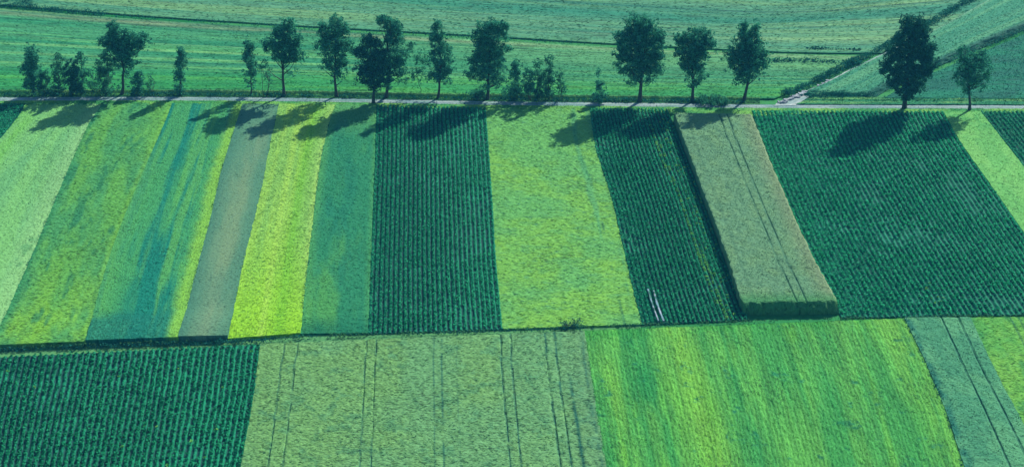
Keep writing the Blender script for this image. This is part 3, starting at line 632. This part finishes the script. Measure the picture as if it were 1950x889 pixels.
def tree(base, blobs, seed, label, name='poplar_tree', cat='tree', group='trees along the lane', leafm=None, dens=1.0, stem=.32, leaf=.36, stems=1, limb=True, zb=0.0):
    """base: foot in the picture; blobs: (x, y, rx, ry[, density]) crown masses at the foot's distance"""
    rng = np.random.default_rng(seed); rnd = random.Random(seed)
    P0 = G(*base); Y = P0[1]; slant = np.linalg.norm(P0 - [0, 0, HGT]); k = slant / FPX * 1.04
    root = bpy.data.objects.new(name, None); scene.collection.objects.link(root); root.location = P0
    root.empty_display_size = 1; tag(root, label, cat, group)
    hub = []; leaves = []; sizes = []
    tot = max(b[1] + b[3] for b in blobs); top = min(b[1] - b[3] for b in blobs)
    Ztop = on_plane(base[0], top, Y)[2]
    for b in blobs:
        x, y, rx, ry = b[:4]; bd = b[4] if len(b) > 4 else 1.0
        c = on_plane(x, y, Y) - P0; R = np.array([rx * k, min(rx * 1.0, max(ry, rx * .8)) * k, ry * k * 1.09])
        vol = R[0] * R[1] * R[2]; cr = .55 + .08 * min(R[0], 3)
        ns = max(5, int(2.3 * bd ** .7 * dens * vol ** .72 / cr ** 1.5 * 2.2))
        for q_ in range(int(ns * 1.5)):
            fr = q_ >= ns
            d = rng.normal(size=3); d /= np.linalg.norm(d); r = rng.uniform(.98, 1.32) if fr else rng.random() ** .42
            wob = 1 + .16 * math.sin(d[0] * 5 + seed) * math.cos(d[2] * 4 + seed * 2)
            p = c + d * R * r * .93 * wob
            if p[2] < .4: p[2] = .4 + rng.random() * .5
            rr = cr * (rng.uniform(.3, .6) if fr else rng.uniform(.55, 1.2)); m = int(55 * dens * bd ** .5 * (rr / .65) ** 2)
            q = rng.normal(size=(m, 3)); q /= np.linalg.norm(q, axis=1)[:, None]; q *= (rng.random(m) ** .45)[:, None] * rr * [1, 1, .85]
            leaves.append(p + q); sizes.append(leaf * rng.uniform(.55, 1.25, m)); hub.append((p, rr))
    Lc = np.concatenate(leaves); Ls = np.concatenate(sizes)
    # stray sprigs that fray the outline
    V_, F_ = quads(Lc, Ls, rng, up=.1, aspect=.72)
    mesh_from('crown', V_, F_, leafm or TREE_LEAF, root)
    # trunk and limbs
    main = max(blobs, key=lambda b: b[2] * b[3]); hi = min(blobs, key=lambda b: b[1] - b[3])
    tt = []; bb = []
    for sidx in range(stems):
        ox, oy = (0, 0) if stems == 1 else (rng.normal(0, .5), rng.normal(0, .35))
        endp = on_plane(hi[0], hi[1] - hi[3] * .55, Y) - P0
        if stems > 1: endp = hub[rng.integers(len(hub))][0]
        midp = on_plane(main[0], main[1], Y) - P0
        n = 9; path = []
        for i in range(n):
            f = i / (n - 1); p = np.array([ox, oy, -.15]) * (1 - f) + endp * f
            if stems == 1: p = p + (midp - endp * midp[2] / max(endp[2], .1)) * np.array([1, 1, 0]) * math.sin(math.pi * f) * .7
            p = p + np.array([rnd.gauss(0, .10), rnd.gauss(0, .10), 0]) * min(1, i)
            path.append(p)
        rad = [stem * (1 - .9 * i / (n - 1)) * (1.35 if i == 0 else 1) for i in range(n)]
        tt.append(tube(path, rad, 8))
        if limb:
            path = np.array(path)
            pick = sorted(hub, key=lambda h: rnd.random())[:int(14 if stems == 1 else 3)]
            for p, rr in pick:
                z = p[2] * rnd.uniform(.45, .72); zz = path[:, 2]
                z = max(min(z, zz[-1] * .9), zz[-1] * .14)
                a = np.array([np.interp(z, zz, path[:, j]) for j in range(3)])
                m1 = a * .5 + p * .5 + np.array([0, 0, -.08 * abs(p[2] - a[2])]) + rng.normal(0, .12, 3)
                r0 = stem * .42 * (1 - z / max(zz[-1], .1)) + .03
                bb.append(tube([a, m1, p], [r0, r0 * .6, r0 * .2], 5))
    V_, F_ = join(tt); mesh_from('trunk', V_, F_, BARK, root, smooth=True)
    if bb:
        V_, F_ = join(bb); mesh_from('branches', V_, F_, BARK, root, smooth=True)
    return root
DK = TREE_LEAF_DARK
tree((232, 180), [(217, 62, 12, 24), (210, 84, 20, 16), (240, 75, 16, 16), (266, 78, 17, 15, .8), (236, 100, 22, 17), (250, 118, 15, 12, .6), (222, 118, 14, 12, .4), (243,140,12,10,.3)], 11, 'tall spreading tree with forked uneven top, largest of the left group', dens=1.25)
tree((65, 181), [(61, 105, 13, 18), (62, 135, 20, 24), (64, 162, 18, 15, .8)], 12, 'slender leafy tree nearest the left edge', stem=.2)
tree((136, 181), [(136, 130, 12, 16), (138, 152, 16, 22), (150, 168, 14, 12, .7)], 13, 'dark compact tree in the left thicket', leafm=DK, stem=.2)
tree((155, 180), [(152, 112, 10, 11, .8), (157, 138, 10, 18, .7)], 14, 'slim tree just right of the dark compact one', stem=.12)
tree((112, 180), [(112, 112, 9, 10, .7), (110, 135, 12, 18, .7), (112, 160, 13, 16, .6)], 15, 'thin loose tree left of the dark compact one', stem=.12, leafm=BUSH_LEAF)
tree((343, 181), [(344, 100, 10, 12), (345, 118, 15, 14), (342, 145, 10, 18), (341, 168, 9, 10)], 16, 'lone small upright tree between left group and row', stem=.18)
tree((478, 181), [(474, 85, 9, 13), (476, 108, 15, 16, .8), (478, 138, 14, 18, .7), (479, 160, 8, 10, .5)], 17, 'slim pointed tree left of the first large row tree', stem=.14)
tree((541, 183), [(548, 56, 16, 20), (530, 58, 12, 13), (540, 84, 26, 20), (512, 86, 13, 13), (563, 80, 14, 20), (565, 105, 16, 13), (541, 108, 22, 14), (558, 140, 12, 9, .35), (512, 125, 13, 14, .25)], 18, 'round crowned tree with bare lower trunk and left lobe')
tree((641, 184), [(642, 46, 15, 16), (655, 56, 10, 14), (616, 58, 12, 15), (638, 78, 26, 20), (615, 92, 14, 18, .7), (660, 92, 14, 18, .7), (638, 120, 26, 20, .8), (640, 145, 18, 12, .5)], 19, 'tall airy tree left of the dark overlapping pair')
tree((735, 186), [(732, 40, 14, 12), (748, 50, 16, 18), (752, 75, 18, 18), (760, 100, 20, 20, .7), (745, 125, 24, 20, .8), (765, 140, 18, 18, .5), (738, 155, 16, 14, .6)], 20, 'tallest tree of the overlapping pair, standing behind')
tree((711, 197), [(699, 74, 12, 12), (716, 84, 14, 12), (690, 98, 15, 14), (712, 106, 20, 18), (731, 108, 13, 14), (688, 128, 14, 14, .8), (706, 134, 18, 16), (730, 140, 18, 15), (694, 152, 16, 9, .6), (715, 160, 16, 12, .9)], 21, 'darkest dense tree on the near side of the lane', leafm=DK, dens=1.15)
tree((800, 182), [(782, 95, 12, 12, .25), (800, 112, 16, 14, .22), (795, 140, 16, 16, .22)], 22, 'faint sparse sapling right of the overlapping pair', name='sapling', stem=.06, leafm=BUSH_LEAF, limb=False, dens=1.5)
tree((834, 187), [(832, 52, 10, 12), (834, 74, 18, 16), (838, 100, 22, 18, .9), (842, 122, 24, 18, .9), (836, 146, 22, 14, .8)], 23, 'narrow cone shaped tree in the middle of the row', stem=.26)
tree((928, 189), [(934, 52, 22, 14), (955, 62, 14, 18), (925, 74, 28, 18), (940, 98, 30, 20), (908, 108, 20, 14), (930, 128, 34, 20, .9), (905, 140, 20, 10, .6), (938, 152, 26, 14, .6)], 24, 'broad leaning tree with low left skirt at row centre')
tree((1218, 194), [(1210, 48, 20, 17), (1234, 50, 18, 17), (1192, 72, 20, 20), (1220, 76, 22, 20), (1250, 76, 18, 22), (1186, 100, 17, 17), (1214, 106, 24, 18), (1248, 106, 22, 20), (1190, 128, 18, 13, .8), (1218, 134, 20, 16), (1248, 134, 18, 13, .8), (1205, 154, 14, 10, .5), (1234, 154, 14, 10, .5)], 25, 'biggest full crowned tree right of the long gap', dens=1.1, stem=.4)
tree((1319, 194), [(1325, 70, 22, 16), (1298, 72, 14, 14), (1345, 80, 16, 20), (1320, 95, 36, 22), (1318, 122, 26, 18), (1330, 142, 20, 12, .5), (1318, 158, 13, 10, .7)], 26, 'middle tree of the three right of the gap, flat topped')
tree((1416, 193), [(1415, 60, 12, 17), (1440, 58, 10, 16), (1425, 82, 30, 20), (1432, 108, 34, 20), (1400, 105, 22, 16), (1420, 132, 32, 18), (1448, 120, 18, 16, .8), (1412, 154, 14, 10, .5)], 27, 'third tree of the trio, nearest the track mouth')
tree((1722, 207), [(1728, 45, 13, 15), (1748, 48, 14, 16), (1760, 68, 14, 18), (1717, 72, 16, 16), (1742, 78, 20, 20), (1768, 98, 15, 18), (1704, 98, 18, 15), (1732, 106, 24, 18), (1765, 122, 18, 16), (1690, 128, 18, 14), (1716, 134, 22, 18), (1746, 142, 22, 18), (1704, 154, 18, 10, .8), (1728, 166, 22, 14), (1750, 164, 14, 12, .6), (1728, 185, 14, 9, .7)], 28, 'massive dark tree on the near side of the lane, far right', leafm=DK, dens=1.15, stem=.42)
tree((1846, 211), [(1838, 100, 16, 12, .7), (1868, 105, 14, 14, .7), (1846, 120, 26, 18, .8), (1880, 130, 18, 18, .5), (1835, 145, 20, 18, .7), (1862, 150, 24, 16, .6), (1848, 170, 18, 9, .4)], 29, 'thin crowned tree last in the row at right', stem=.28)
# bushes and saplings
GB = 'bushes between the trees'
def bush(base, blobs, seed, label, **kw):
    kw.setdefault('leafm', BUSH_LEAF); kw.setdefault('dens', 1.05)
    return tree(base, blobs, seed, label, name='bush', cat='bush', group=GB, stem=.06, stems=4, **kw)
bush((90, 181), [(90, 145, 10, 12, .6), (88, 166, 12, 13, .7)], 41, 'low loose bush between slender left tree and thin one')
bush((178, 180), [(176, 140, 8, 13, .3), (180, 162, 12, 14, .4)], 42, 'very sparse bush right of the slim left thicket tree')
bush((203, 180), [(203, 108, 12, 13, .6), (198, 132, 20, 18, .7), (206, 160, 22, 16, .5)], 43, 'large airy bush in front of the forked tree')
bush((263, 181), [(262, 144, 9, 11, .8), (264, 164, 14, 14, .9)], 44, 'dense bush just right of the forked tree', leafm=TREE_LEAF)
bush((286, 180), [(287, 160, 8, 14, .35)], 45, 'thin wispy bush right of the dense one')
bush((505, 183), [(504, 128, 12, 12, .3), (512, 150, 12, 10, .2)], 46, 'wispy bush between pointed tree and round crowned tree')
bush((915, 190), [(915, 176, 12, 10, .8), (898, 180, 9, 6, .6)], 47, 'low dark bush at the foot of the leaning tree', leafm=TREE_LEAF)
bush((982, 191), [(984, 125, 10, 13, .8), (982, 148, 14, 18, .8), (976, 174, 20, 14, .8)], 48, 'tallest bush right of the leaning tree', leafm=TREE_LEAF)
bush((1005, 191), [(1005, 140, 10, 11, .8), (1008, 165, 14, 20, .8)], 49, 'dark bush second right of the leaning tree', leafm=TREE_LEAF)
bush((1028, 191), [(1022, 124, 9, 11, .6), (1030, 150, 14, 20, .7), (1030, 176, 14, 12, .8)], 50, 'feathery bush third right of the leaning tree')
bush((1046, 191), [(1046, 118, 10, 10, .7), (1048, 142, 12, 18, .7), (1048, 170, 12, 16, .7)], 51, 'tall feathery bush fourth right of the leaning tree')
bush((1067, 191), [(1067, 145, 7, 13, .6), (1069, 170, 8, 18, .5)], 52, 'narrow end bush of the clump before the gap')
bush((1140, 195), [(1139, 138, 5, 11, .5), (1142, 165, 9, 12, .9), (1141, 182, 13, 11, 1)], 53, 'small lone cone shaped bush in the gap', leafm=TREE_LEAF)
bush((1350, 198), [(1350, 190, 26, 6, .7), (1375, 194, 14, 6, .5)], 54, 'low sprawling bush beside the lane under the trio')
bush((1090, 623), [(1094, 622, 20, 2.5, .8), (1075, 624, 10, 2, .6)], 55, 'flat dark bush on the boundary below the broad hay strip', leafm=DK, leaf=.22)

# ------------------------------------------------------------------ small things
def film(pts, seed, label):
    def c(S, T, U, V): return mix(mix(C(120, 165, 175), C(165, 185, 198), sm(fbm(U * 2, V * .8, seed, 2), -.4, .2)), C(30, 110, 90), .8 * sm(fbm(U, V * .6, seed + 3, 3) + .5 * (.35 - T), .05, .3))
    patch(pts, [(x + 2.6, y) for x, y in pts], .25, .08, lambda S, T, U, V: .42 + .10 * np.sin(np.pi * S) + .05 * fbm(U * 3, V * 1.5, seed), c, SOILM, 'crop_cover_film', jag=.1, seed=seed,
          label=label, cat='crop cover', group='pale covers over two crop rows')
film([(1232, 553), (1238, 575), (1246, 598), (1253, 617)], 951, 'left pale film strip over a row at the dark crop end')
film([(1243, 556), (1249, 580), (1257, 602), (1263, 617)], 952, 'right pale film strip over a row at the dark crop end')

def rubble():
    rng = np.random.default_rng(99)
    m, n, b = mat_base('pale_stone', .9, .2)
    t = n.nodes.new('ShaderNodeTexNoise'); t.inputs['Scale'].default_value = 2
    r = n.nodes.new('ShaderNodeValToRGB'); r.color_ramp.elements[0].color = (.14, .17, .17, 1); r.color_ramp.elements[1].color = (.34, .36, .36, 1)
    n.links.new(t.outputs[0], r.inputs[0]); n.links.new(r.outputs[0], b.inputs['Base Color'])
    V = []; F = []; k = 0
    import itertools
    for i in range(150):
        y = 197 - 40 * rng.random() ** 1.4; x = diag(y) + 6 + rng.normal(0, 4)
        p = G(x, y); s = rng.uniform(.12, .4)
        cube = np.array(list(itertools.product((-1, 1), repeat=3))) * s * rng.uniform(.5, 1, 3) * (1 + rng.normal(0, .18, (8, 3)))
        V.append(cube + p + [0, 0, .1]); F.append(np.array([(0, 1, 3, 2), (4, 6, 7, 5), (0, 4, 5, 1), (2, 3, 7, 6), (0, 2, 6, 4), (1, 5, 7, 3)]) + k); k += 8
    o = mesh_from('rubble', np.concatenate(V), np.concatenate(F), m)
    tag(o, 'scatter of pale stones where the track meets the lane', 'rubble', kind='stuff')
rubble()

# ------------------------------------------------------------------ tinted haze, added to lift the dark tones
def haze():
    x0, x1, y0, y1, z0, z1 = -900, 900, -60, 1500, -1.2, HGT + 8
    V = [(x, y, z) for x in (x0, x1) for y in (y0, y1) for z in (z0, z1)]
    F = [(0, 1, 3, 2), (4, 6, 7, 5), (0, 4, 5, 1), (2, 3, 7, 6), (0, 2, 6, 4), (1, 5, 7, 3)]
    m = bpy.data.materials.new('haze'); m.use_nodes = True; n = m.node_tree; n.nodes.remove(n.nodes['Principled BSDF'])
    v = n.nodes.new('ShaderNodeVolumePrincipled'); v.inputs['Density'].default_value = HAZE_DENSITY; v.inputs['Color'].default_value = HAZE_COLOR
    n.links.new(v.outputs[0], n.nodes['Material Output'].inputs['Volume'])
    o = mesh_from('haze', V, F, m); tag(o, kind='stuff', label='thin blue haze added over the fields to tint the shadows', cat='haze')
haze()
